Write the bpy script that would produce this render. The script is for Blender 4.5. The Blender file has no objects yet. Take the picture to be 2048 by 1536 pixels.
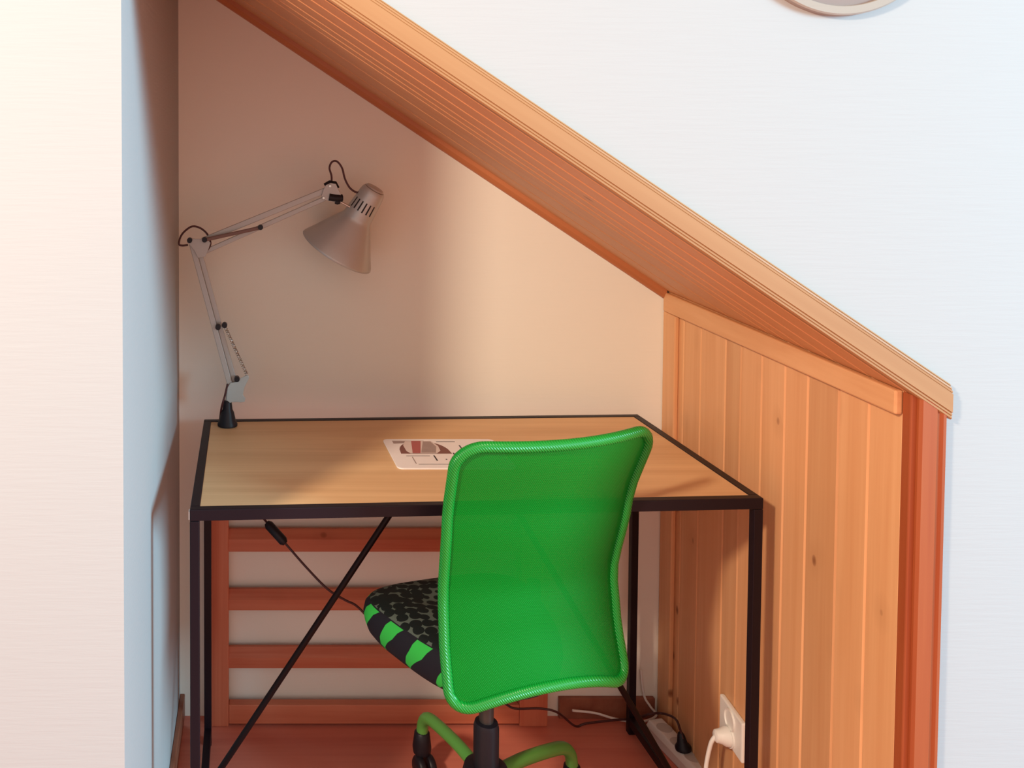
import bpy, bmesh, math, random
from mathutils import Vector, Matrix, Quaternion
random.seed(4)
R = math.radians
sc = bpy.context.scene
COL = sc.collection

# ------------------------------------------------------------------ camera, light, exposure
F = 1800.0; PX = 487.0; PITCH = R(2.0); PY = 276 + F * math.tan(PITCH); HC = 1.397
cam = bpy.data.cameras.new('camera'); camo = bpy.data.objects.new('camera', cam); COL.objects.link(camo)
cam.sensor_fit = 'HORIZONTAL'; cam.sensor_width = 36.0; cam.lens = F / 2048 * 36
cam.shift_x = (1024 - PX) / 2048; cam.shift_y = -(768 - PY) / 2048
cam.clip_start = 0.02
camo.location = (0, 0, HC); camo.rotation_euler = (math.pi / 2 - PITCH, 0, 0)
sc.camera = camo
sc.view_settings.view_transform = 'Standard'; sc.view_settings.look = 'None'
sc.view_settings.gamma = 1.0; sc.view_settings.use_curve_mapping = False
sc.view_settings.exposure = 0.45

w = bpy.data.worlds.new('world'); sc.world = w; w.use_nodes = True
bg = w.node_tree.nodes['Background']; bg.inputs[0].default_value = (1.0, 0.79, 0.70, 1); bg.inputs[1].default_value = 0.80

def area(name, loc, target, size, power, color):
    l = bpy.data.lights.new(name, 'AREA'); l.shape = 'RECTANGLE'; l.size, l.size_y = size
    l.energy = power; l.color = color
    o = bpy.data.objects.new(name, l); COL.objects.link(o); o.location = loc
    o.rotation_euler = (Vector(target) - Vector(loc)).to_track_quat('-Z', 'Y').to_euler()
    return o
# daylight through the window at the right, behind the camera
area('window_daylight', (4.2, -1.1, 2.0), (-0.1, 1.5, 1.0), (1.3, 1.4), 285, (0.40, 0.79, 1.0))
# warm lamp of the room, at the left behind the camera
lp = bpy.data.lights.new('room_lamp', 'AREA'); lp.shape = 'DISK'; lp.size = 0.28; lp.energy = 58; lp.color = (1.0, 0.82, 0.62)
lpo = bpy.data.objects.new('room_lamp', lp); COL.objects.link(lpo); lpo.location = (-1.4, -0.3, 2.4)
lpo.rotation_euler = (Vector((0.6, 1.8, 0.9)) - Vector(lpo.location)).to_track_quat('-Z', 'Y').to_euler()

# ------------------------------------------------------------------ helpers
_c, _s = math.cos(PITCH), math.sin(PITCH)
def at(px, py, Y=None, Z=None):
    """real point seen at a photo position, at a known depth or height"""
    a = (px - PX) / F; b = (PY - py) / F
    d = Vector((a, _c + b * _s, b * _c - _s))
    t = Y / d.y if Y is not None else (Z - HC) / d.z
    return Vector((0, 0, HC)) + d * t

def new(name, bm, m=None, parent=None, smooth=None, bevel=0.0, seg=2, solid=0.0):
    me = bpy.data.meshes.new(name)
    bmesh.ops.recalc_face_normals(bm, faces=bm.faces)
    if parent is not None:
        off = Vector(parent.matrix_world_loc) if hasattr(parent, 'matrix_world_loc') else Vector(parent['_o'])
        bmesh.ops.translate(bm, verts=bm.verts, vec=-off)
    bm.to_mesh(me); bm.free()
    o = bpy.data.objects.new(name, me); COL.objects.link(o)
    if m: me.materials.append(m)
    if parent is not None: o.parent = parent; o['_o'] = parent['_o']
    else: o['_o'] = (0.0, 0.0, 0.0)
    if smooth:
        for p in me.polygons: p.use_smooth = True
        me.set_sharp_from_angle(angle=R(smooth))
    if solid:
        md = o.modifiers.new('s', 'SOLIDIFY'); md.thickness = solid; md.offset = 0
    if bevel:
        md = o.modifiers.new('b', 'BEVEL'); md.width = bevel; md.segments = seg; md.limit_method = 'ANGLE'; md.angle_limit = R(40)
    return o
def thing(name, label, cat, loc, group=None):
    o = bpy.data.objects.new(name, None); COL.objects.link(o); o.location = loc; o.empty_display_size = 0.05
    o['label'] = label; o['category'] = cat; o['_o'] = tuple(loc)
    if group: o['group'] = group
    return o
def struct(name, bm, m, **k):
    o = new(name, bm, m, **k); o['kind'] = 'structure'; return o

def box(bm, a, b):
    xs = (a[0], b[0]); ys = (a[1], b[1]); zs = (a[2], b[2])
    v = [bm.verts.new((xs[i & 1], ys[(i >> 1) & 1], zs[(i >> 2) & 1])) for i in range(8)]
    for f in ((0, 1, 3, 2), (4, 6, 7, 5), (0, 4, 5, 1), (2, 3, 7, 6), (0, 2, 6, 4), (1, 5, 7, 3)):
        bm.faces.new([v[i] for i in f])
def hexa(bm, p):
    """8 corners: bottom ring 4, top ring 4"""
    v = [bm.verts.new(q) for q in p]
    for f in ((3, 2, 1, 0), (4, 5, 6, 7), (0, 1, 5, 4), (1, 2, 6, 5), (2, 3, 7, 6), (3, 0, 4, 7)):
        bm.faces.new([v[i] for i in f])
def prism(bm, pts, d):
    """polygon (list of 3d points) pushed by vector d"""
    a = [bm.verts.new(p) for p in pts]; b = [bm.verts.new(Vector(p) + Vector(d)) for p in pts]
    n = len(a); bm.faces.new(a[::-1]); bm.faces.new(b)
    for i in range(n): bm.faces.new((a[i], a[(i + 1) % n], b[(i + 1) % n], b[i]))
def catmull(pts, n=8, closed=False):
    P = [Vector(p) for p in pts]; out = []; m = len(P)
    for i in range(m if closed else m - 1):
        g = (lambda k: P[k % m]) if closed else (lambda k: P[max(0, min(m - 1, k))])
        p0, p1, p2, p3 = g(i - 1), g(i), g(i + 1), g(i + 2)
        for j in range(n):
            t = j / n
            out.append(0.5 * ((2 * p1) + (p2 - p0) * t + (2 * p0 - 5 * p1 + 4 * p2 - p3) * t * t + (3 * p1 - p0 - 3 * p2 + p3) * t ** 3))
    if not closed: out.append(P[-1])
    return out
def tube(bm, pts, r, seg=10, closed=False, square=False):
    P = [Vector(p) for p in pts]; n = len(P)
    rr = r if callable(r) else (lambda k: r)
    tan = []
    for i in range(n):
        if closed: t = P[(i + 1) % n] - P[i - 1]
        else: t = P[min(i + 1, n - 1)] - P[max(i - 1, 0)]
        tan.append(t.normalized())
    up = Vector((0, 0, 1)) if abs(tan[0].z) < 0.9 else Vector((0, 1, 0))
    nx = tan[0].cross(up).normalized(); rings = []
    for i in range(n):
        if i: nx = tan[i - 1].rotation_difference(tan[i]) @ nx
        nx = (nx - tan[i] * nx.dot(tan[i])).normalized(); ny = tan[i].cross(nx)
        ring = []
        for k in range(seg):
            a = 2 * math.pi * (k + (0.5 if square else 0)) / seg
            ring.append(bm.verts.new(P[i] + (nx * math.cos(a) + ny * math.sin(a)) * rr(i / (n - 1))))
        rings.append(ring)
    for i in range(n if closed else n - 1):
        a, b = rings[i], rings[(i + 1) % n]; off = 0
        if closed and i == n - 1:
            off = min(range(seg), key=lambda q: (a[0].co - b[q].co).length)
        for k in range(seg):
            bm.faces.new((a[k], a[(k + 1) % seg], b[(k + 1 + off) % seg], b[(k + off) % seg]))
    if not closed:
        bm.faces.new(rings[0][::-1]); bm.faces.new(rings[-1])
def bar(bm, p, q, wd, th, side):
    """rectangular bar from p to q; wd along side, th across"""
    p, q = Vector(p), Vector(q); t = (q - p).normalized()
    sd = Vector(side); sd = (sd - t * sd.dot(t)).normalized(); n = t.cross(sd)
    ring = lambda c: [c + sd * wd / 2 * i + n * th / 2 * j for i, j in ((-1, -1), (1, -1), (1, 1), (-1, 1))]
    hexa(bm, ring(p) + ring(q))
def lathe(bm, prof, org, axis, seg=32, cap=(True, True)):
    org = Vector(org); ax = Vector(axis).normalized(); q = Vector((0, 0, 1)).rotation_difference(ax)
    rings = []
    for r, h in prof:
        rings.append([bm.verts.new(org + q @ Vector((r * math.cos(2 * math.pi * k / seg), r * math.sin(2 * math.pi * k / seg), h))) for k in range(seg)])
    for a, b in zip(rings, rings[1:]):
        for k in range(seg): bm.faces.new((a[k], a[(k + 1) % seg], b[(k + 1) % seg], b[k]))
    if cap[0]: bm.faces.new(rings[0][::-1])
    if cap[1]: bm.faces.new(rings[-1])
def BM(): return bmesh.new()

# ------------------------------------------------------------------ materials
class NT:
    def __init__(s, name):
        s.m = bpy.data.materials.new(name); s.m.use_nodes = True; s.t = s.m.node_tree
        s.b = s.t.nodes['Principled BSDF']; s.out = s.t.nodes['Material Output']
    def n(s, kind, **k):
        nd = s.t.nodes.new(kind)
        for a, v in k.items():
            if a.startswith('i_'):
                key = a[2:]; nd.inputs[int(key) if key.isdigit() else key.replace('_', ' ')].default_value = v
            else: setattr(nd, a, v)
        return nd
    def l(s, a, b): s.t.links.new(a, b)
    def math(s, op, a, b=None, clamp=False):
        nd = s.n('ShaderNodeMath', operation=op, use_clamp=clamp)
        for i, v in enumerate((a, b)):
            if v is None: continue
            if isinstance(v, (int, float)): nd.inputs[i].default_value = v
            else: s.l(v, nd.inputs[i])
        return nd.outputs[0]
    def mix(s, fac, a, b, mode='MIX'):
        nd = s.n('ShaderNodeMix', data_type='RGBA', blend_type=mode)
        for i, v in ((0, fac), (6, a), (7, b)):
            if isinstance(v, (int, float)): nd.inputs[i].default_value = v
            elif isinstance(v, tuple): nd.inputs[i].default_value = v if len(v) == 4 else (*v, 1)
            else: s.l(v, nd.inputs[i])
        return nd.outputs[2]
    def ramp(s, fac, stops):
        nd = s.n('ShaderNodeValToRGB'); e = nd.color_ramp.elements
        while len(e) < len(stops): e.new(0.5)
        for x, (p, c) in zip(e, stops): x.position = p; x.color = (*c, 1)
        s.l(fac, nd.inputs[0]); return nd.outputs[0]
    def bump(s, h, st, dist=0.001):
        nd = s.n('ShaderNodeBump', i_Strength=st, i_Distance=dist); s.l(h, nd.inputs['Height']); s.l(nd.outputs[0], s.b.inputs['Normal'])
def plain(name, col, rough=0.5, metal=0.0, spec=0.5, noise=0.0):
    t = NT(name); t.b.inputs['Roughness'].default_value = rough; t.b.inputs['Metallic'].default_value = metal
    t.b.inputs['Specular IOR Level'].default_value = spec
    nz = t.n('ShaderNodeTexNoise', i_Scale=60.0, i_Detail=3.0)
    tc = t.n('ShaderNodeTexCoord'); t.l(tc.outputs['Object'], nz.inputs['Vector'])
    k = 1 - max(noise, 0.04)
    t.l(t.mix(nz.outputs['Fac'], tuple(c * k for c in col), col), t.b.inputs['Base Color'])
    return t.m
def wood(name, light, dark, rot=(0, 0, 0), scale=1.0, knots=0.5, rough=0.45, var=0.25, contrast=1.0, thick='z'):
    """grain runs along local X after rot"""
    t = NT(name); tc = t.n('ShaderNodeTexCoord'); geo = t.n('ShaderNodeNewGeometry')
    off = t.n('ShaderNodeVectorMath', operation='ADD')
    cmb = t.n('ShaderNodeCombineXYZ'); rnd = geo.outputs['Random Per Island']
    for i, k in enumerate((37.0, 11.0, 23.0)): t.l(t.math('MULTIPLY', rnd, k), cmb.inputs[i])
    mp0 = t.n('ShaderNodeMapping'); mp0.inputs['Rotation'].default_value = rot
    t.l(tc.outputs['Object'], mp0.inputs['Vector']); t.l(mp0.outputs[0], off.inputs[0]); t.l(cmb.outputs[0], off.inputs[1])
    def mp(sx, sy, sz):
        nd = t.n('ShaderNodeMapping'); nd.inputs['Scale'].default_value = (sx * scale, sy * scale, sz * scale); t.l(off.outputs[0], nd.inputs['Vector']); return nd.outputs[0]
    n1 = t.n('ShaderNodeTexNoise', i_Scale=1.0, i_Detail=5.0, i_Distortion=0.6); t.l(mp(1.2, 22, 22), n1.inputs['Vector'])
    n2 = t.n('ShaderNodeTexNoise', i_Scale=1.0, i_Detail=2.0); t.l(mp(3, 160, 160), n2.inputs['Vector'])
    v = t.math('ADD', t.math('MULTIPLY', n1.outputs['Fac'], 0.8), t.math('MULTIPLY', n2.outputs['Fac'], 0.2))
    lo = 0.5 - 0.16 / contrast; hi = 0.5 + 0.16 / contrast
    c = t.ramp(v, [(lo, dark), (hi, light)])
    br = t.math('ADD', 1 - var / 2, t.math('MULTIPLY', rnd, var))
    cc = t.n('ShaderNodeCombineColor'); [t.l(br, cc.inputs[i]) for i in range(3)]
    c = t.mix(1.0, c, cc.outputs[0], 'MULTIPLY')
    if knots:
        vo = t.n('ShaderNodeTexVoronoi', i_Scale=1.0); t.l(mp(9, 0.4 if thick == 'y' else 13, 0.4 if thick == 'z' else 13), vo.inputs['Vector'])
        sep = t.n('ShaderNodeSeparateColor'); t.l(vo.outputs['Color'], sep.inputs[0])
        gate = t.math('GREATER_THAN', sep.outputs[0], 1 - knots)
        k = t.math('MULTIPLY', gate, t.math('SUBTRACT', 1.0, t.math('MULTIPLY', vo.outputs['Distance'], 10.0), True), True)
        halo = t.math('MULTIPLY', gate, t.math('MULTIPLY', t.math('SUBTRACT', 1.0, t.math('MULTIPLY', vo.outputs['Distance'], 3.0), True), 0.35), True)
        c = t.mix(halo, c, tuple(d * 0.75 for d in dark)); c = t.mix(t.math('POWER', k, 0.6), c, (0.17, 0.045, 0.013))
    t.l(c, t.b.inputs['Base Color']); t.b.inputs['Roughness'].default_value = rough
    t.b.inputs['Specular IOR Level'].default_value = 0.35
    t.bump(v, 0.05)
    return t.m
def wallpaper(name, col, ribs=True):
    t = NT(name); tc = t.n('ShaderNodeTexCoord'); t.b.inputs['Roughness'].default_value = 0.85; t.b.inputs['Specular IOR Level'].default_value = 0.15
    mp = t.n('ShaderNodeMapping'); mp.inputs['Scale'].default_value = (14, 14, 210); t.l(tc.outputs['Object'], mp.inputs['Vector'])
    n = t.n('ShaderNodeTexNoise', i_Scale=1.0, i_Detail=2.0); t.l(mp.outputs[0], n.inputs['Vector'])
    t.l(t.mix(n.outputs['Fac'], tuple(c * 0.985 for c in col), col), t.b.inputs['Base Color'])
    t.bump(n.outputs['Fac'], 0.16 if ribs else 0.08, 0.002)
    return t.m
SLOPE = math.atan(0.667)
PINE_L, PINE_D = (0.72, 0.385, 0.185), (0.63, 0.30, 0.132)
M_wall = wallpaper('white_wallpaper', (0.405, 0.402, 0.398))
M_back = wallpaper('cream_wall', (0.83, 0.80, 0.71), False)
M_pine_v = wood('pine_boards_upright', PINE_L, PINE_D, rot=(0, R(90), 0), knots=0.45, var=0.16)
M_pine_s = wood('pine_boards_sloping', (0.68, 0.325, 0.14), (0.635, 0.285, 0.118), rot=(0, -SLOPE, 0), knots=0.10, var=0.05)
M_cove = wood('shade_tinted_pine_cove', (0.52, 0.19, 0.075), (0.44, 0.14, 0.05), rot=(0, -SLOPE, 0), knots=0.0, var=0.0)  # the cove's shadow is put into the colour as a darker, redder pine
M_pine_f = wood('pine_fascia', (0.39, 0.20, 0.088), (0.34, 0.16, 0.066), rot=(0, -SLOPE, 0), knots=0.0, var=0.05)
M_pine_y = wood('pine_rail_level', PINE_L, PINE_D, rot=(0, 0, R(-90)), knots=0.05)
M_trim = wood('red_pine_trim', (0.36, 0.088, 0.026), (0.30, 0.060, 0.018), rot=(0, R(90), 0), knots=0.0, var=0.1)
M_slat = wood('shade_tinted_pine_slats', (0.60, 0.20, 0.11), (0.48, 0.12, 0.06), rot=(0, 0, 0), knots=0.06, rough=0.5, thick='y')  # same pine as the boards, reddened to paint in the shade under the desk
M_slat_v = wood('shade_tinted_pine_stile', (0.60, 0.20, 0.11), (0.48, 0.12, 0.06), rot=(0, R(90), 0), knots=0.12, rough=0.5, thick='y')  # upright grain, with the same under-desk shade tinted into the pine
M_floor = wood('reddish_floor_boards', (0.64, 0.21, 0.14), (0.52, 0.145, 0.10), rot=(0, 0, 0), knots=0.0, rough=0.4, scale=0.7)
M_base = wood('dark_baseboard_wood', (0.30, 0.11, 0.06), (0.22, 0.07, 0.04), rot=(0, 0, R(90)), knots=0.0)
M_oak = wood('oak_laminate', (0.72, 0.47, 0.24), (0.55, 0.32, 0.155), rot=(0, 0, 0), knots=0.0, rough=0.5, scale=0.8, contrast=0.8)
M_black = plain('black_steel', (0.010, 0.005, 0.008), 0.42, 0.0, 0.22)
M_rod = plain('dark_brown_rod', (0.012, 0.004, 0.004), 0.45, 0.0, 0.2)
M_plast = plain('black_plastic', (0.010, 0.008, 0.012), 0.45, 0.0, 0.3)
M_lamp = plain('grey_lamp_enamel', (0.47, 0.46, 0.43), 0.36, 0.25)
M_arm = plain('grey_arm_enamel', (0.42, 0.40, 0.375), 0.4, 0.2)
M_lampb = plain('blue_grey_bracket', (0.42, 0.45, 0.44), 0.4, 0.2)
M_steel = plain('bright_steel', (0.55, 0.52, 0.48), 0.3, 0.9)
M_cord = plain('dark_red_cord', (0.06, 0.012, 0.012), 0.5)
M_white = plain('white_plastic', (0.82, 0.78, 0.72), 0.4)
M_slot = plain('dark_slot', (0.015, 0.01, 0.01), 0.8)
M_leggreen = plain('green_tube_paint', (0.10, 0.33, 0.06), 0.38)
M_pale = wood('pale_birch_rim', (0.36, 0.31, 0.265), (0.33, 0.28, 0.235), knots=0.0, var=0.0, rough=0.8)
M_disc = plain('tan_disc', (0.24, 0.165, 0.14), 0.7)
M_pad = plain('white_pad', (0.86, 0.80, 0.77), 0.5)
M_pr_b = plain('print_brown', (0.20, 0.075, 0.06), 0.6)
M_pr_r = plain('print_red', (0.40, 0.10, 0.09), 0.6)
M_pr_t = plain('print_taupe', (0.38, 0.28, 0.25), 0.6, noise=0.2)
M_pr_c = plain('print_cream', (0.70, 0.58, 0.53), 0.6)
M_pr_k = plain('print_black', (0.03, 0.02, 0.02), 0.6)

def mesh_fabric():
    t = NT('green_mesh_fabric'); tc = t.n('ShaderNodeTexCoord')
    def wave(rot):
        mp = t.n('ShaderNodeMapping'); mp.inputs['Rotation'].default_value = rot; t.l(tc.outputs['Object'], mp.inputs['Vector'])
        wv = t.n('ShaderNodeTexWave', i_Scale=115.0); t.l(mp.outputs[0], wv.inputs['Vector']); return wv.outputs['Fac']
    a, b = wave((0, R(35), 0)), wave((0, R(-50), 0))
    h = t.math('MULTIPLY', a, b)
    col = t.mix(h, (0.0, 0.16, 0.010), (0.001, 0.235, 0.018))
    t.l(col, t.b.inputs['Base Color']); t.b.inputs['Roughness'].default_value = 0.5
    t.b.inputs['Specular IOR Level'].default_value = 0.12
    t.bump(h, 0.5, 0.0015)
    tr = t.n('ShaderNodeBsdfTransparent'); mx = t.n('ShaderNodeMixShader')
    t.l(t.math('SUBTRACT', 0.03, t.math('MULTIPLY', h, 0.025)), mx.inputs[0])
    t.l(t.b.outputs[0], mx.inputs[1]); t.l(tr.outputs[0], mx.inputs[2]); t.l(mx.outputs[0], t.out.inputs[0])
    return t.m
def edge_fabric():
    t = NT('green_edge_sleeve'); tc = t.n('ShaderNodeTexCoord')
    mp = t.n('ShaderNodeMapping'); mp.inputs['Rotation'].default_value = (0, R(40), 0); t.l(tc.outputs['Object'], mp.inputs['Vector'])
    wv = t.n('ShaderNodeTexWave', i_Scale=90.0); t.l(mp.outputs[0], wv.inputs['Vector'])
    t.l(t.mix(wv.outputs['Fac'], (0.001, 0.175, 0.014), (0.004, 0.29, 0.03)), t.b.inputs['Base Color'])
    t.b.inputs['Roughness'].default_value = 0.35; t.bump(wv.outputs['Fac'], 0.5, 0.0015)
    return t.m
def seat_fabric():
    t = NT('patterned_seat_fabric'); tc = t.n('ShaderNodeTexCoord'); uv = t.n('ShaderNodeUVMap'); uv.uv_map = 'UVMap'
    vo = t.n('ShaderNodeTexVoronoi', i_Scale=44.0, i_Randomness=0.35); t.l(tc.outputs['Object'], vo.inputs['Vector'])
    nz = t.n('ShaderNodeTexNoise', i_Scale=22.0); t.l(tc.outputs['Object'], nz.inputs['Vector'])
    ring = t.math('GREATER_THAN', vo.outputs['Distance'], 0.545)
    grey = t.math('MULTIPLY', ring, t.math('GREATER_THAN', nz.outputs['Fac'], 0.42))
    top = t.mix(grey, (0.006, 0.010, 0.010), (0.085, 0.11, 0.095))
    sep = t.n('ShaderNodeSeparateXYZ'); t.l(uv.outputs[0], sep.inputs[0])
    u, v = sep.outputs[0], sep.outputs[1]
    ph = t.math('FRACT', t.math('SUBTRACT', t.math('MULTIPLY', u, 15.0), t.math('MULTIPLY', t.math('POWER', v, 1.6), 0.62)))
    dd = t.math('ABSOLUTE', t.math('SUBTRACT', ph, 0.5))
    leaf = t.math('LESS_THAN', dd, t.math('MULTIPLY', t.math('POWER', v, 0.7), 0.25))
    leaf = t.math('MULTIPLY', leaf, t.math('LESS_THAN', v, 1.0))
    side = t.mix(leaf, (0.010, 0.010, 0.016), (0.03, 0.42, 0.06))
    t.l(t.mix(t.math('GREATER_THAN', v, 1.05), side, top), t.b.inputs['Base Color'])
    t.b.inputs['Roughness'].default_value = 0.8; t.b.inputs['Specular IOR Level'].default_value = 0.2
    return t.m
M_mesh, M_edge, M_seat = mesh_fabric(), edge_fabric(), seat_fabric()

# ------------------------------------------------------------------ room shell
YF, YB = 1.264, 2.13            # front wall face, niche back wall
XL0, XL1 = -0.1709, -0.1535      # niche left wall, front and back
XR0, XR1 = 0.944, 1.010        # niche right wall, front and back
fz = lambda X: 1.588 - 0.669 * (X - 0.117)       # lower edge of the sloping trim, front
bz = lambda X: 1.720 - 0.6635 * (X + 0.027)      # soffit line on the back wall
HT = 2.5
bm = BM(); box(bm, (-2.6, -2.6, -0.1), (2.9, 2.25, 0)); struct('floor', bm, M_floor)
bm = BM(); prism(bm, [(-2.4, YF, 0), (XL0, YF, 0), (XL1, YB, 0), (-2.4, YB, 0)], (0, 0, HT))
struct('wall_left', bm, M_wall)
bm = BM(); box(bm, (-0.4, YB, 0), (1.3, YB + 0.1, HT)); struct('wall_back', bm, M_back)
bm = BM()
prism(bm, [(XL0, YF, fz(XL0) + 0.01), (0.96, YF, fz(0.96) + 0.01), (0.96, YF, 0), (2.8, YF, 0), (2.8, YF, HT), (XL0, YF, HT)], (0, 0.06, 0))
struct('wall_front', bm, M_wall)
# sloping soffit of boards that run down the slope
bm = BM()
cuts = [0.0, 0.095, 0.195, 0.295, 0.37, 0.44, 0.62, 0.81, 1.0]
xa, xb = -0.20, 0.0
def soff(X, t, dz=0.0):
    X = X if X < -0.1 else 0.957 + 0.075 * t
    return Vector((X, YF + (YB - YF) * t, fz(X) * (1 - t) + bz(X) * t + dz))
for a, b in zip(cuts, cuts[1:]):
    g = 0.0075
    ta, tb = a + g, b - g
    for (t0, t1, d0, d1) in ((a, ta, 0.010, 0.0), (ta, tb, 0, 0), (tb, b, 0.0, 0.010)):
        hexa(bm, [soff(xa, t0, d0), soff(xb, t0, d0), soff(xb, t1, d1), soff(xa, t1, d1),
                  soff(xa, t0, 0.03), soff(xb, t0, 0.03), soff(xb, t1, 0.03), soff(xa, t1, 0.03)])
bmesh.ops.remove_doubles(bm, verts=bm.verts, dist=0.00005)
struct('ceiling', bm, M_pine_s)
# right niche wall: upright tongue and groove boards
bm = BM()
def rw(Y, off=0.0, Z=0.0):
    k = (Y - YF) / (YB - YF); X = XR0 + (XR1 - XR0) * k
    return Vector((X + off, Y, Z))
def rtop(Y): return 1.036 + (1.031 - 1.036) * (Y - YF) / (YB - YF)
def rbot(Y): return 1.001 + (0.986 - 1.001) * (Y - YF) / (YB - YF)
ys = [YB, 2.035, 1.945, 1.828, 1.762, 1.68, 1.597, 1.523, 1.433, 1.355, 1.276]
for a, b in zip(ys, ys[1:]):
    th = 0.03; e = 0.0045
    prof = [(a, 0.0026), (a - e, 0.0), (b + e * 0.6, 0.0), (b, 0.0026)]
    ring = [rw(y, o) for y, o in prof] + [rw(b, th), rw(a, th)]
    prism(bm, ring, (0, 0, 1.05))
struct('wall_right', bm, M_pine_v)
# top rail and corner strips of the boarding
bm = BM()
r0, r1 = YB - 0.002, 1.276
hexa(bm, [rw(r0, -0.012, rbot(r0)), rw(r1, -0.012, rbot(r1)), rw(r1, 0.0, rbot(r1)), rw(r0, 0.0, rbot(r0)),
          rw(r0, -0.012, rtop(r0)), rw(r1, -0.012, rtop(r1)), rw(r1, 0.0, rtop(r1)), rw(r0, 0.0, rtop(r0))])
struct('trim_1', bm, M_pine_y, bevel=0.003)
bm = BM()
hexa(bm, [rw(YB - 0.001, -0.011), rw(2.06, -0.011), rw(2.06, 0.0), rw(YB - 0.001, 0.0)] +
         [rw(YB - 0.001, -0.011, rbot(YB)), rw(2.06, -0.011, rbot(YB)), rw(2.06, 0.0, rbot(YB)), rw(YB - 0.001, 0.0, rbot(YB))])
struct('trim_2', bm, M_pine_v, bevel=0.003)
bm = BM(); box(bm, (0.9430, YF - 0.0055, 0), (0.9595, YF + 0.012, 1.035)); struct('trim_3', bm, M_trim, bevel=0.002)
bm = BM()
cas = [(0.951, 0), (0.951, 0.004), (0.954, 0.008), (0.974, 0.008), (0.977, 0.005), (0.980, 0.005), (0.983, 0.008), (0.987, 0.008), (0.990, 0.004), (0.990, 0)]
prism(bm, [(x, YF - 0.0057 - d, 0) for x, d in cas], (0, 0, 1.03)); struct('trim_4', bm, M_trim)
# moulded fascia along the slope
bm = BM()
fp = [(0.0, 0), (0.0, 0.016), (0.002, 0.020), (0.0045, 0.020), (0.0050, 0.0187), (0.0060, 0.0187), (0.0065, 0.0205), (0.0090, 0.0205), (0.0095, 0.0193), (0.0105, 0.0193), (0.0110, 0.022),
      (0.0370, 0.022), (0.0375, 0.0195), (0.0385, 0.0195), (0.0390, 0.0205), (0.0415, 0.0205), (0.0420, 0.0175), (0.0430, 0.0175), (0.0435, 0.0185), (0.0460, 0.0180), (0.0465, 0.014), (0.0475, 0.014), (0.048, 0.015), (0.0500, 0.013), (0.0505, 0.010), (0.0505, 0)]
X0, X1 = XL0 + 0.001, 0.994
ring0 = [bm.verts.new((X0, YF - d * 0.7 - 0.0002, fz(X0) + t)) for t, d in fp]
ring1 = [bm.verts.new((X1, YF - d * 0.7 - 0.0002, fz(X1) + t)) for t, d in fp]
n = len(fp)
for i in range(n): bm.faces.new((ring0[i], ring0[(i + 1) % n], ring1[(i + 1) % n], ring1[i]))
bm.faces.new(ring0); bm.faces.new(ring1[::-1])
struct('trim_5', bm, M_pine_f)
# cove strip where soffit meets back wall
bm = BM(); pts = lambda X: [(X, YB - 0.018, bz(X) + 0.004), (X, YB - 0.016, bz(X) - 0.012), (X, YB - 0.008, bz(X) - 0.022), (X, YB - 0.0005, bz(X) - 0.024), (X, YB - 0.0005, bz(X) + 0.004)]
a = [bm.verts.new(p) for p in pts(XL1 - 0.002)]; b = [bm.verts.new(p) for p in pts(1.0)]
for i in range(5): bm.faces.new((a[i], a[(i + 1) % 5], b[(i + 1) % 5], b[i]))
bm.faces.new(a); bm.faces.new(b[::-1])
struct('trim_6', bm, M_cove)
bm = BM(); prism(bm, [(XL1 + 0.0002, YB, 0), (XL1 + 0.012, YB, 0), (XL0 + 0.013, YF + 0.2, 0), (XL0 + 0.0045, YF + 0.2, 0)], (0, 0, 0.055)); struct('baseboard_left', bm, M_base, bevel=0.002)
bm = BM(); box(bm, (0.76, YB - 0.012, 0), (0.99, YB, 0.05)); struct('baseboard_back', bm, M_base, bevel=0.002)

# ------------------------------------------------------------------ slatted panel
SP = (0.32, 2.10, 0.0)
t = thing('slatted_panel', 'low pine frame with level slats standing against the back wall under the desk', 'slatted panel', SP)
def sbox(name, a, b, m, bev=0.002):
    bm = BM(); box(bm, a, b); return new(name, bm, m, t, bevel=bev)
yf = 2.088
for x0, x1 in ((-0.079, -0.035), (0.655, 0.722)):
    sbox('stile', (x0, yf, 0.0), (x1, yf + 0.03, 0.60), M_slat_v, 0.003)
for z0, z1 in ((0.420, 0.468), (0.279, 0.323), (0.139, 0.183)):
    bm = BM()
    prism(bm, [(-0.035, yf + 0.006, z0), (-0.035, yf + 0.006, z1 - 0.019), (-0.035, yf + 0.02, z1), (-0.035, yf + 0.028, z1), (-0.035, yf + 0.028, z0)], (0.69, 0, 0))
    new('slat', bm, M_slat, t)
bm = BM(); box(bm, (-0.035, yf + 0.002, 0.006), (0.655, yf + 0.026, 0.052)); new('bottom_rail', bm, M_slat, t, bevel=0.002)

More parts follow.
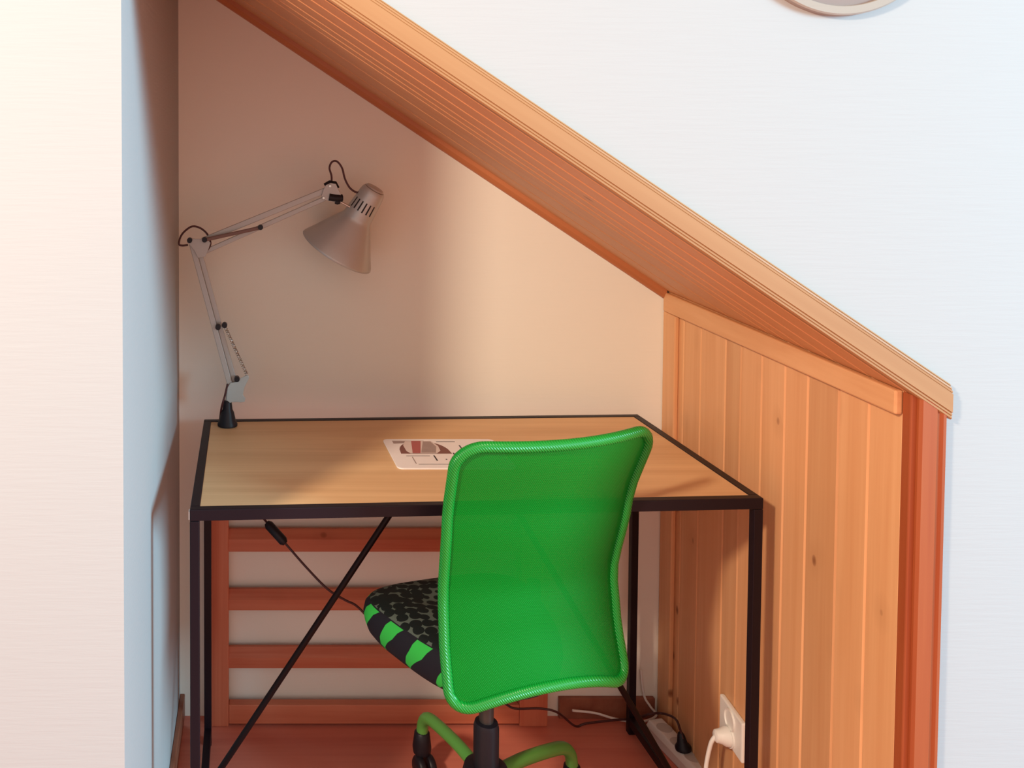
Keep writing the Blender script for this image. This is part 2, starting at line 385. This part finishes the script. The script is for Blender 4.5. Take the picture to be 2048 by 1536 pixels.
# ------------------------------------------------------------------ desk
DC = (0.415, 1.81, 0.0)
desk = thing('desk', 'desk with an oak-look top set in a thin black steel frame, in the niche', 'desk', DC)
FL, FR, BL, BR = Vector((-0.093, 1.535, 0)), Vector((0.929, 1.586, 0)), Vector((-0.090, 2.037, 0)), Vector((0.918, 2.076, 0))
DW, DD, ZT, TB = 1.017, 0.50, 0.754, 0.0165
def D(x, y, z):
    u, v = x / DW, y / DD
    p = (FL * (1 - u) + FR * u) * (1 - v) + (BL * (1 - u) + BR * u) * v
    return Vector((p.x, p.y, z))
def dbox(name, a, b, m, bev=0.0012, parent=desk):
    bm = BM()
    hexa(bm, [D(a[0], a[1], a[2]), D(b[0], a[1], a[2]), D(b[0], b[1], a[2]), D(a[0], b[1], a[2]),
              D(a[0], a[1], b[2]), D(b[0], a[1], b[2]), D(b[0], b[1], b[2]), D(a[0], b[1], b[2])])
    return new(name, bm, m, parent, bevel=bev)
dbox('desk_top', (TB, TB, ZT - 0.016), (DW - TB, DD - TB, ZT - 0.0012), M_oak, 0.0008)
dbox('front_rail', (0, 0, ZT - 0.020), (DW, TB, ZT), M_black)
dbox('back_rail', (0, DD - TB, ZT - 0.020), (DW, DD, ZT), M_black)
dbox('side_rail', (0, TB, ZT - 0.020), (TB, DD - TB, ZT), M_black)
dbox('side_rail', (DW - TB, TB, ZT - 0.020), (DW, DD - TB, ZT), M_black)
for x in (0, DW - TB):
    for y in (0, DD - TB):
        lg = dbox('leg', (x, y, 0.0), (x + TB, y + TB, ZT - 0.0205), M_black)
    dbox('floor_rail', (x, TB, 0.022), (x + TB, DD - TB, 0.042), M_black)
cap = dbox('end_cap', (-0.0022, 0.002, ZT - 0.0185), (0.0, TB - 0.002, ZT - 0.004), M_white, 0.0005); cap['label'] = 'white end cap'
bm = BM(); tube(bm, [Vector((-0.083, 1.82, 0.036)), Vector((0.372, 1.82, ZT - 0.018))], 0.0065, 12); new('brace_rod', bm, M_rod, desk, smooth=40)
bm = BM(); tube(bm, [Vector((0.914, 1.84, 0.036)), Vector((0.502, 1.84, ZT - 0.018))], 0.0065, 12); new('brace_rod', bm, M_rod, desk, smooth=40)

# ------------------------------------------------------------------ printed mat on the desk
MO = (0.418, 1.81, ZT)
mat = thing('desk_mat', 'white printed desk mat with rounded corners, half hidden behind the chair back', 'mat', MO)
ang = math.atan2(0.018, 0.24)
def mp_(u, v, z=0.0):   # mat coordinates in metres from its front left corner
    c = Vector((0.300, 1.727, ZT - 0.001 + z)); return c + Vector((math.cos(ang) * u - math.sin(ang) * v * 0.3, math.sin(ang) * u * 0.0 + v, 0))
MW, MD = 0.235, 0.17
def rrect(x0, y0, x1, y1, r, n=6):
    o = []
    for cx, cy, a0 in ((x1 - r, y0 + r, -90), (x1 - r, y1 - r, 0), (x0 + r, y1 - r, 90), (x0 + r, y0 + r, 180)):
        for k in range(n + 1):
            a = R(a0 + 90 * k / n); o.append((cx + r * math.cos(a), cy + r * math.sin(a)))
    return o
bm = BM(); prism(bm, [mp_(x, y) for x, y in rrect(0, 0, MW, MD, 0.012)], (0, 0, 0.003)); new('pad', bm, M_pad, mat, bevel=0.0006)
def prn(poly, m, z=0.0031):
    bm = BM(); prism(bm, [mp_(x, y, z) for x, y in poly], (0, 0, 0.0001 + (z - 0.0031))); o = new('print', bm, m, mat); o['label'] = 'printed picture'; return o
prn([(0.018, 0.140), (0.085, 0.148), (0.085, 0.158), (0.018, 0.158)], M_pr_t)
dome = [(0.022, 0.080)] + [(0.074 - 0.052 * math.cos(R(a)), 0.080 + 0.075 * math.sin(R(a)) ** 0.8) for a in range(15, 166, 10)] + [(0.126, 0.080)]
prn(dome, M_pr_b)
prn([(0.036, 0.095), (0.042, 0.082), (0.096, 0.082), (0.106, 0.096), (0.108, 0.125), (0.100, 0.155), (0.045, 0.155), (0.036, 0.13)], M_pr_c, 0.0033)
prn([(0.046, 0.082), (0.062, 0.082), (0.078, 0.155), (0.058, 0.155)], M_pr_r, 0.0035)
prn([(0.064, 0.084), (0.094, 0.084), (0.103, 0.12), (0.098, 0.152), (0.082, 0.152)], M_pr_t, 0.0034)
for (a, b, c_, d) in ((0.045, 0.020, 0.105, 0.022), (0.085, 0.040, 0.088, 0.070), (0.116, 0.025, 0.119, 0.05), (0.128, 0.06, 0.131, 0.085), (0.140, 0.035, 0.143, 0.065), (0.105, 0.046, 0.108, 0.050),
                      (0.03, 0.066, 0.078, 0.068), (0.11, 0.150, 0.150, 0.153), (0.152, 0.10, 0.155, 0.13), (0.12, 0.018, 0.128, 0.020)):
    prn([(a, b), (c_, b), (c_, d), (a, d)], M_pr_k)
prn([(0.04, 0.024), (0.042, 0.024), (0.042, 0.062), (0.04, 0.062)], M_pr_t)

# ------------------------------------------------------------------ desk lamp
YL = 1.995
lampo = thing('desk_lamp', 'grey jointed-arm desk lamp clamped to the back left corner of the desk', 'lamp', (-0.036, 1.994, ZT))
P = lambda x, y, dy=0.0: at(x, y, Y=YL + dy)
k = YL / F
def lmp(name, bm, m, par=lampo, **kw): return new(name, bm, m, par, **kw)
bm = BM(); c0 = at(455, 846, Y=YL); c0.z = ZT
lathe(bm, [(0.0225, 0.0), (0.0225, 0.004), (0.019, 0.010), (0.0145, 0.030), (0.0115, 0.036), (0.0095, 0.052), (0.0075, 0.056)], c0, (0, 0, 1), 24)
clampb = lmp('clamp', bm, M_plast, smooth=35); clampb['label'] = 'black clamp'
bm = BM(); tube(bm, [c0 + Vector((0, 0, 0.05)), c0 + Vector((0.003, 0, 0.095))], 0.005, 10); lmp('pivot_pin', bm, M_steel, smooth=40)
bm = BM(); box(bm, c0 + Vector((-0.016, -0.012, -0.046)), c0 + Vector((0.016, 0.03, -0.0205))); 
box(bm, c0 + Vector((-0.012, 0.022, -0.046)), c0 + Vector((0.012, 0.03, 0.004))) if False else None
lmp('clamp_jaw', bm, M_plast, bevel=0.003)
# bracket
bm = BM()
brk = [(453, 800), (455, 775), (461, 766), (474, 764), (480, 757), (496, 750), (498, 756), (489, 775), (486, 790), (491, 797), (489, 804), (481, 805), (468, 803), (460, 806)]
for dy in (-0.012, 0.009):
    prism(bm, [P(x, y, dy) for x, y in brk], (0, 0.003, 0))
box(bm, P(466, 800) + Vector((-0.008, -0.010, -0.002)), P(466, 796) + Vector((0.018, 0.010, 0.002)))
lmp('base_bracket', bm, M_lampb, bevel=0.0006)
# lower arm rods and upper arm rods
def rod(pts, dy, wd=0.011, th=0.008, m=M_arm, name='arm_rod'):
    bm = BM(); bar(bm, P(*pts[0], dy), P(*pts[1], dy), th, wd, (0, 1, 0)); return lmp(name, bm, m, bevel=0.0012)
rod(((463, 780), (381, 478)), -0.004, 0.0118)
rod(((470, 765), (394, 484)), 0.005, 0.0112)
bm = BM(); tube(bm, [P(459, 757, 0.0), P(430, 655, 0.0)], 0.0024, 8); lmp('arm_spring', bm, M_rod, smooth=40)
bm = BM(); p0, p1 = P(449, 651, -0.010), P(494, 750, -0.010)
d = p1 - p0; sp = []
for i in range(28 * 8 + 1):
    q = i / (28 * 8); a = 2 * math.pi * 28 * q
    sp.append(p0 + d * q + (Vector((0, 1, 0)) * math.cos(a) + d.cross(Vector((0, 1, 0))).normalized() * math.sin(a)) * 0.0030)
tube(bm, sp, 0.0011, 5); lmp('tension_spring', bm, M_steel, smooth=60)
for x, y in ((436, 655), (449, 651), (474, 759)):
    bm = BM(); lathe(bm, [(0.006, 0), (0.006, 0.012), (0.0045, 0.014)], P(x, y, -0.016), (0, 1, 0), 14); lmp('joint_cap', bm, M_plast, smooth=40)
# elbow plates
bm = BM(); elb = [(374, 484), (381, 477), (392, 478), (404, 478), (414, 477), (421, 486), (416, 501), (411, 513), (396, 516), (388, 500)]
for dy in (-0.014, 0.010): prism(bm, [P(x, y, dy) for x, y in elb], (0, 0.003, 0))
lmp('elbow_bracket', bm, M_arm, bevel=0.0006)
rod(((405, 481), (655, 379)), -0.003, 0.0125)
rod(((404, 506), (650, 397)), 0.004, 0.0105)
bm = BM(); bar(bm, P(409, 480, -0.018), P(522, 455, -0.018), 0.006, 0.008, (0, 1, 0)); o = lmp('spring_sleeve', bm, plain('brown_sleeve', (0.17, 0.09, 0.07), 0.5), bevel=0.002)
for x, y in ((409, 480), (521, 455), (379, 481)):
    bm = BM(); lathe(bm, [(0.0058, 0), (0.0058, 0.012), (0.004, 0.014)], P(x, y, -0.026), (0, 1, 0), 14); lmp('joint_cap', bm, M_plast, smooth=40)
# head bracket
bm = BM(); hb = [(647, 379), (652, 370), (662, 366), (672, 368), (683, 392), (684, 398), (672, 405), (650, 400), (643, 392)]
for dy in (-0.012, 0.008): prism(bm, [P(x, y, dy) for x, y in hb], (0, 0.003, 0))
lmp('head_bracket', bm, M_arm, bevel=0.0006)
bm = BM(); tube(bm, [P(650, 372), P(660, 366), P(669, 367), P(674, 377)], 0.0065, 10); lmp('joint_block', bm, M_plast, smooth=50)
bm = BM(); tube(bm, [P(658, 394, -0.010), P(670, 396, -0.010), P(684, 396, -0.006)], 0.0085, 12); lmp('joint_knob', bm, M_plast, smooth=50)
bm = BM(); lathe(bm, [(0.004, -0.006), (0.006, 0), (0.004, 0.006)], P(675, 404, -0.008), (1, 0, 0), 12); lmp('wing_nut', bm, M_plast, smooth=40)
bm = BM(); tube(bm, [P(676, 401, -0.004), P(700, 414, -0.004)], 0.0025, 10); lmp('head_pin', bm, M_steel, smooth=40)
for x, y in ((660, 372), (647, 396)):
    bm = BM(); lathe(bm, [(0.0035, 0), (0.0028, 0.003)], P(x, y, -0.012), (0, -1, 0), 10); lmp('rivet', bm, M_steel, smooth=40)
# shade
top, nk, rim = P(747, 382), P(715, 444), P(676, 507)
ax = (rim - top); ax.y = 0.034; L = ax.length; axn = ax.normalized()
sh0 = top - axn * 0.001
prof = [(0.0, -0.004), (0.017, -0.004), (0.0235, -0.0025), (0.0258, 0.0015), (0.0275, 0.010), (0.0305, 0.045), (0.0325, 0.068), (0.0335, 0.074), (0.037, 0.080), (0.052, 0.104), (0.070, 0.134), (0.0855, 0.158), (0.0875, 0.163)]
bm = BM(); lathe(bm, [(max(r, 0.0005), h) for r, h in prof], sh0, axn, 48, cap=(True, False))
shade = lmp('lamp_shade', bm, M_lamp, smooth=30, solid=0.0014)
q = Vector((0, 0, 1)).rotation_difference(axn)
view = (Vector((0, 0, HC)) - top).normalized(); vperp = (view - axn * view.dot(axn)).normalized()
for i in range(6):
    a = R(-52 + 19 * i)
    dirv = Quaternion(axn, -a) @ vperp
    bm = BM(); r0_, r1_ = 0.0287, 0.0309
    p, qn = sh0 + axn * 0.027 + dirv * (r0_ + 0.0004), sh0 + axn * 0.051 + dirv * (r1_ + 0.0006)
    bar(bm, p, qn, 0.0032, 0.0012, axn.cross(dirv)); new('vent_slot', bm, M_slot, shade)
bm = BM(); lathe(bm, [(0.022, -0.0042), (0.020, -0.0072), (0.012, -0.0085), (0.0005, -0.0085)], sh0, axn, 32, cap=(False, True)); new('shade_cap', bm, M_lamp, shade, smooth=40)
# cords: loop at the head, loop at the elbow, power cord under the desk
bm = BM(); tube(bm, catmull([P(663, 368), P(663, 352), P(659, 336), P(664, 324), P(674, 323), P(684, 336), P(690, 358), P(700, 376), P(714, 385), P(723, 381)], 8), 0.0022, 8); lmp('head_cord', bm, M_cord, smooth=60)
bm = BM(); tube(bm, catmull([P(376, 490), P(364, 491), P(358, 488), P(361, 474), P(370, 462), P(384, 453), P(398, 455), P(410, 463), P(417, 473), P(421, 488), P(413, 503)], 8), 0.0022, 8); lmp('elbow_cord', bm, M_cord, smooth=60)
bm = BM(); tube(bm, catmull([P(455, 768, -0.012), P(450, 790, -0.012), P(443, 815, -0.01), P(440, 838, 0.03), at(440, 842, Y=2.05)], 8), 0.0022, 8); lmp('base_cord', bm, M_cord, smooth=60)
C = lambda x, y, Y: at(x, y, Y=Y)
cp = [C(440, 880, 2.07), C(480, 985, 2.05), C(528, 1038, 2.00), C(536, 1048, 1.99), C(570, 1086, 1.97), C(612, 1134, 1.95), C(655, 1178, 1.93), C(690, 1200, 1.93), C(712, 1211, 1.93), C(740, 1238, 1.93), C(790, 1284, 1.95), C(870, 1345, 1.98),
      C(940, 1380, 2.0), C(1005, 1405, 2.01), C(1030, 1417, 2.0), C(1080, 1417, 2.0), C(1115, 1425, 2.0)]
for x, y in ((1150, 1452), (1172, 1447), (1230, 1440), (1270, 1437), (1300, 1428), (1325, 1427)): cp.append(at(x, y, Z=0.02 if x < 1290 else 0.045))
cp += [at(1350, 1437, Z=0.07), at(1360, 1458, Z=0.075), at(1366, 1478, Z=0.062)]
bm = BM(); tube(bm, catmull(cp, 6), 0.0026, 8); cordo = lmp('power_cord', bm, M_cord, smooth=60)
bm = BM(); a_, b_ = C(533, 1045, 1.985), C(571, 1087, 1.965)
tube(bm, [a_, a_.lerp(b_, .12), a_.lerp(b_, .5), a_.lerp(b_, .88), b_], lambda u: 0.006 if u < 0.1 or u > 0.9 else 0.0105, 12); new('cord_switch', bm, M_plast, cordo, smooth=40)

# ------------------------------------------------------------------ power strip, wall socket, white cable
s0, s1 = Vector((0.978, 2.09, 0)), Vector((0.952, 1.72, 0))
ps = thing('power_strip', 'white power strip on the floor by the right desk legs, black plug in it', 'power strip', (0.96, 1.9, 0))
du = (s1 - s0).normalized(); dn = Vector((-du.y, du.x, 0)); dn = dn if dn.x > 0 else -dn
SPW = 0.036
c0_, c1_ = at(1310, 1440, Z=0.03), at(1412, 1545, Z=0.03)
c0_.z = c1_.z = 0; du = (c1_ - c0_).normalized(); dn = Vector((-du.y, du.x, 0)); dn = dn if dn.x > 0 else -dn
bm = BM(); pr = [(-0.024, 0.0), (-0.024, 0.022), (-0.017, 0.034), (0.017, 0.034), (0.024, 0.022), (0.024, 0.0)]
c1x = c1_ + du * 0.06
prism(bm, [c0_ + dn * a + Vector((0, 0, z)) for a, z in pr], c1x - c0_); new('strip_body', bm, M_white, ps, bevel=0.003)
for f in (0.035, 0.085, 0.135, 0.185):
    cc = c0_ + du * f + Vector((0, 0, 0.0335))
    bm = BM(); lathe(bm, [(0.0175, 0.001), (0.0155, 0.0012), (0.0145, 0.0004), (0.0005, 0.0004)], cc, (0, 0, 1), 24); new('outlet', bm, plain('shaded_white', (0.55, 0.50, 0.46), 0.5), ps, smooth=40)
pc = at(1367, 1490, Z=0.045)
bm = BM(); lathe(bm, [(0.017, 0.0), (0.017, 0.006), (0.011, 0.014), (0.008, 0.030), (0.005, 0.036)], Vector((pc.x, pc.y, 0.0355)), (-0.15, 0.1, 1), 16)
plg = new('plug', bm, M_plast, cordo, smooth=40)
def rwpt(Y, Z, off): 
    v = rw(Y, 0, Z); return Vector((v.x - off, Y, Z))
soY, soZ = 1.565, 0.30
bm = BM(); wc = [c1x + Vector((0, 0, 0.02)), c1x + du * 0.05 + Vector((0.02, 0, 0.02))]
wcs = [at(1378, 1472, Z=0.03), at(1395, 1482, Z=0.03), at(1412, 1505, Z=0.03), at(1422, 1530, Z=0.02), at(1427, 1575, Z=0.012)]
bm.free(); bm = BM(); tube(bm, catmull(wcs, 6), 0.0042, 8); new('white_cord', bm, M_white, ps, smooth=60)
sk = thing('wall_socket', 'white double wall socket on the pine boards behind the desk front leg', 'socket', (0.945, 1.56, 0.30))
# plate on the boarding
pA, pB = at(1448, 1394, Y=1.60), at(1494, 1441, Y=1.52)
def sktop(px, py):
    # point of the boarding plane seen there
    a = at(px, py, Y=1.0); o = Vector((0, 0, HC)); d = a - o
    kx = (XR1 - XR0) / (YB - YF)
    tt = (XR0 - kx * YF - 0.0) / (d.x - kx * d.y); return o + d * tt
q1, q2, q3 = sktop(1449, 1394), sktop(1495, 1441), sktop(1495, 1531)
ydir = (rw(1.3) - rw(2.0)).normalized(); ndir = Vector((-ydir.y, ydir.x, 0)); ndir = ndir if ndir.x < 0 else -ndir
ztop, zbot = (q1.z + q2.z) / 2, q3.z; yw0, yw1 = q1.y, q2.y
def sp_(Y, Z, o): v = rw(Y, 0, Z); return v + ndir * o
bm = BM(); hexa(bm, [sp_(yw0, zbot, 0.0), sp_(yw1, zbot, 0.0), sp_(yw1, zbot, 0.010), sp_(yw0, zbot, 0.010),
                     sp_(yw0, ztop, 0.0), sp_(yw1, ztop, 0.0), sp_(yw1, ztop, 0.010), sp_(yw0, ztop, 0.010)])
new('cover_plate', bm, M_white, sk, bevel=0.003)
ym = (yw0 + yw1) / 2
hp = (ztop - zbot)
for fz_ in (0.70, 0.27):
    z_ = zbot + hp * fz_
    bm = BM(); lathe(bm, [(0.021, 0), (0.021, 0.0035), (0.019, 0.0035), (0.018, 0.001), (0.0005, 0.001)], sp_(ym, z_, 0.010), ndir, 28); new('socket_well', bm, M_white, sk, smooth=35)
bm = BM(); pz = zbot + hp * 0.27; pp = sp_(ym, pz, 0.0115)
lathe(bm, [(0.0185, 0), (0.0185, 0.009), (0.014, 0.017), (0.012, 0.026), (0.008, 0.029)], pp, ndir, 18); wp = new('wall_plug', bm, M_white, ps, smooth=40)
bm = BM(); tube(bm, catmull([pp + ndir * 0.026, pp + ndir * 0.036 + Vector((0, 0, -0.02)), pp + ndir * 0.044 + Vector((0, 0, -0.08)), pp + ndir * 0.035 + Vector((0, 0.0, -0.16)), Vector((pp.x - 0.03, pp.y, 0.02)), Vector((pp.x - 0.01, pp.y + 0.08, 0.012))], 8), 0.0042, 8); new('plug_cord', bm, M_white, ps, smooth=60)
bm = BM()
wl = [at(1145, 1421, Y=2.10), at(1190, 1426, Y=2.105), at(1232, 1438, Y=2.10), at(1278, 1444, Y=2.095), at(1312, 1432, Y=2.11), at(1300, 1412, Y=2.115), at(1288, 1390, Y=2.118), at(1282, 1340, Y=2.12)]
tube(bm, catmull(wl, 8), 0.0028, 8); wcb = new('white_cable', bm, M_white, None, smooth=60)
wcb['label'] = 'thin white cable lying along the back wall behind the right rear desk leg'; wcb['category'] = 'cable'

# ------------------------------------------------------------------ round frame on the wall
cz = 1.567 + 0.140; cx = 0.831
rf = thing('round_wall_frame', 'round tan disc in a pale wooden rim hanging high on the white wall', 'wall decoration', (cx, YF, cz))
bm = BM(); lathe(bm, [(0.127, 0.0), (0.127, 0.010), (0.128, 0.012), (0.138, 0.012), (0.140, 0.010), (0.140, 0.0)], (cx, YF, cz), (0, -1, 0), 96, cap=(False, False))
new('rim', bm, M_pale, rf, smooth=35)
bm = BM(); lathe(bm, [(0.128, 0.001), (0.128, 0.005), (0.0005, 0.005)], (cx, YF, cz), (0, -1, 0), 96); new('disc', bm, M_disc, rf, smooth=35)

# ------------------------------------------------------------------ chair
CC = Vector((0.458, 1.66, 0)); YAW = R(15)
ch = thing('office_chair', 'green mesh-backed swivel chair with a patterned black seat, pushed under the desk', 'chair', CC)
Fd = Vector((-math.sin(YAW), math.cos(YAW), 0)); Rd = Vector((math.cos(YAW), math.sin(YAW), 0))
def K(r, f, z): return CC + Rd * r + Fd * f + Vector((0, 0, z))
def lerp_tab(tab, x):
    for (a, va), (b, vb) in zip(tab, tab[1:]):
        if x <= b:
            u = (x - a) / (b - a); u = u * u * (3 - 2 * u) * 0.5 + u * 0.5; return va + (vb - va) * u
    return tab[-1][1]
B0F = -0.195
WT = [(0, 0.170), (0.2, 0.168), (0.40, 0.166), (0.7, 0.174), (1.0, 0.184)]
FT = [(0, -0.012), (0.25, 0.016), (0.40, 0.024), (0.7, -0.004), (1.0, -0.05)]
ZB, ZTOP = 0.440, 0.907
def S(a, b, off=0.0):
    return K(0.006 + a * lerp_tab(WT, b), B0F + lerp_tab(FT, b) + 0.042 * a * a + off, ZB + (ZTOP - ZB) * b + 0.050 * (1 - a * a) * (1 - b) ** 3 + 0.0 * a)
def outline(n=120):
    pts = []
    ra, rb = 0.24, 0.09
    def arc(ca, cb, a0):
        return [(ca + ra * math.cos(R(a0 + 90 * i / 8)), cb + rb * math.sin(R(a0 + 90 * i / 8))) for i in range(9)]
    seq = [arc(1 - ra, rb, -90), arc(1 - ra, 1 - rb, 0), arc(-1 + ra, 1 - rb, 90), arc(-1 + ra, rb, 180)]
    for i, s in enumerate(seq):
        pts += s; nx = seq[(i + 1) % 4][0]; la = s[-1]
        m = 12
        for j in range(1, m): pts.append((la[0] + (nx[0] - la[0]) * j / m, la[1] + (nx[1] - la[1]) * j / m))
    return pts
ol = outline()
bm = BM(); tube(bm, [S(a, b) for a, b in ol], 0.0092, 12, closed=True)
back = new('backrest_frame', bm, M_edge, ch, smooth=60)
bm = BM(); rings = []
N = 14
for s in range(1, N + 1):
    f = s / N * 0.992
    rings.append([bm.verts.new(S(a * f, 0.5 + (b - 0.5) * f)) for a, b in ol])
cv = bm.verts.new(S(0, 0.5)); m = len(ol)
for i in range(m): bm.faces.new((cv, rings[0][i], rings[0][(i + 1) % m]))
for r0__, r1__ in zip(rings, rings[1:]):
    for i in range(m): bm.faces.new((r0__[i], r1__[i], r1__[(i + 1) % m], r0__[(i + 1) % m]))
new('backrest_mesh', bm, M_mesh, ch, smooth=80)
# seat
SZ = 0.485
bm = BM(); uvl = bm.loops.layers.uv.new('UVMap')
def seat_ring(s, z, n=96):
    out = []
    for i in range(n):
        a = 2 * math.pi * i / n; ca, sa = math.cos(a), math.sin(a)
        e = 0.55
        x = math.copysign(abs(ca) ** e, ca); y = math.copysign(abs(sa) ** e, sa)
        hw = 0.195 - 0.09 * ((1 - y) / 2) ** 1.6
        dome = 0.012 * (1 - (x * x + y * y) / 2) if s < 0.98 else 0
        drop = -0.010 * max(0, y) ** 2
        out.append((x * hw * s, 0.055 + y * 0.18 * s, z + drop))
    return out
lv = [(0.80, -0.062, 0.0), (0.90, -0.058, 0.02), (0.955, -0.046, 0.25), (0.985, -0.030, 0.5), (1.0, -0.014, 0.75), (0.985, 0.002, 0.88), (0.95, 0.012, 0.99), (0.88, 0.019, 1.25), (0.7, 0.024, 2), (0.4, 0.022, 2), (0.02, 0.020, 2)]
rg = []; nS = 96
_q = [Vector(p) for p in seat_ring(1.0, -0.014)]; _len = [0.0]
for i in range(nS): _len.append(_len[-1] + (_q[(i + 1) % nS] - _q[i]).length)
uL = [x / _len[-1] for x in _len]
for s, z, v in lv:
    rg.append(([bm.verts.new(K(*p[:2], SZ - 0.024 + p[2])) for p in seat_ring(s, z)], v))
for (A, va), (B, vb) in zip(rg, rg[1:]):
    for i in range(nS):
        j = (i + 1) % nS
        f = bm.faces.new((A[i], A[j], B[j], B[i]))
        for lp_, (uu, vv) in zip(f.loops, ((uL[i], va), (uL[i + 1], va), (uL[i + 1], vb), (uL[i], vb))): lp_[uvl].uv = (uu, vv)
bm.faces.new(rg[0][0][::-1]); bm.faces.new(rg[-1][0])
seat = new('seat', bm, M_seat, ch, smooth=60)
# back bar, mechanism, gas lift, base
bm = BM(); tube(bm, catmull([K(0, -0.05, 0.432), K(0, -0.11, 0.440), K(0, -0.155, 0.475), K(0, -0.170, 0.52), K(0, -0.155, 0.58), K(0, -0.150, 0.64)], 8), 0.011, 10); new('back_bar', bm, M_plast, ch, smooth=50)
bm = BM(); lathe(bm, [(0.05, 0.385), (0.07, 0.392), (0.075, 0.424)], K(0, 0.02, 0), (0, 0, 1), 4); new('seat_mechanism', bm, M_plast, ch, bevel=0.004)
bm = BM(); lathe(bm, [(0.0135, 0.20), (0.0135, 0.39)], CC, (0, 0, 1), 24); new('gas_rod', bm, plain('dark_grey_steel', (0.06, 0.055, 0.05), 0.35, 0.5), ch, smooth=40)
bm = BM(); lathe(bm, [(0.0235, 0.16), (0.0235, 0.288), (0.021, 0.297), (0.0145, 0.299)], CC, (0, 0, 1), 28); new('gas_lift_sleeve', bm, M_plast, ch, smooth=40)
bm = BM(); lathe(bm, [(0.030, 0.135), (0.044, 0.145), (0.046, 0.185), (0.040, 0.210), (0.0245, 0.214)], CC, (0, 0, 1), 28); new('hub', bm, M_plast, ch, smooth=40)
LEGA = [104, 36, 104 + 70, 104 + 146, 104 + 220]
for deg in LEGA:
    a = R(deg); dv = Vector((math.cos(a), math.sin(a), 0)); dn_ = Vector((-dv.y, dv.x, 0))
    g = lambda rr, z: CC + dv * rr + Vector((0, 0, z))
    bm = BM(); tube(bm, catmull([g(0.035, 0.185), g(0.11, 0.178), g(0.20, 0.160), g(0.245, 0.146), g(0.268, 0.125), g(0.275, 0.100), g(0.276, 0.072)], 8), 0.0125, 14)
    lg = new('base_leg', bm, M_leggreen, ch, smooth=60)
    bm = BM(); lathe(bm, [(0.012, 0.100), (0.0165, 0.096), (0.0185, 0.080), (0.0205, 0.064), (0.019, 0.052), (0.012, 0.047)], CC + dv * 0.276, (0, 0, 1), 20)
    cs = new('caster', bm, M_plast, ch, smooth=45)
    bm = BM()
    for s_ in (-1, 1):
        lathe(bm, [(0.006, 0), (0.024, 0.001), (0.026, 0.004), (0.026, 0.012), (0.022, 0.016), (0.006, 0.017)], CC + dv * 0.262 + dn_ * 0.004 * s_ + Vector((0, 0, 0.026)), dn_ * s_, 24)
    new('wheel', bm, M_plast, cs, smooth=45)

for o in list(bpy.data.objects):
    if '_o' in o: del o['_o']
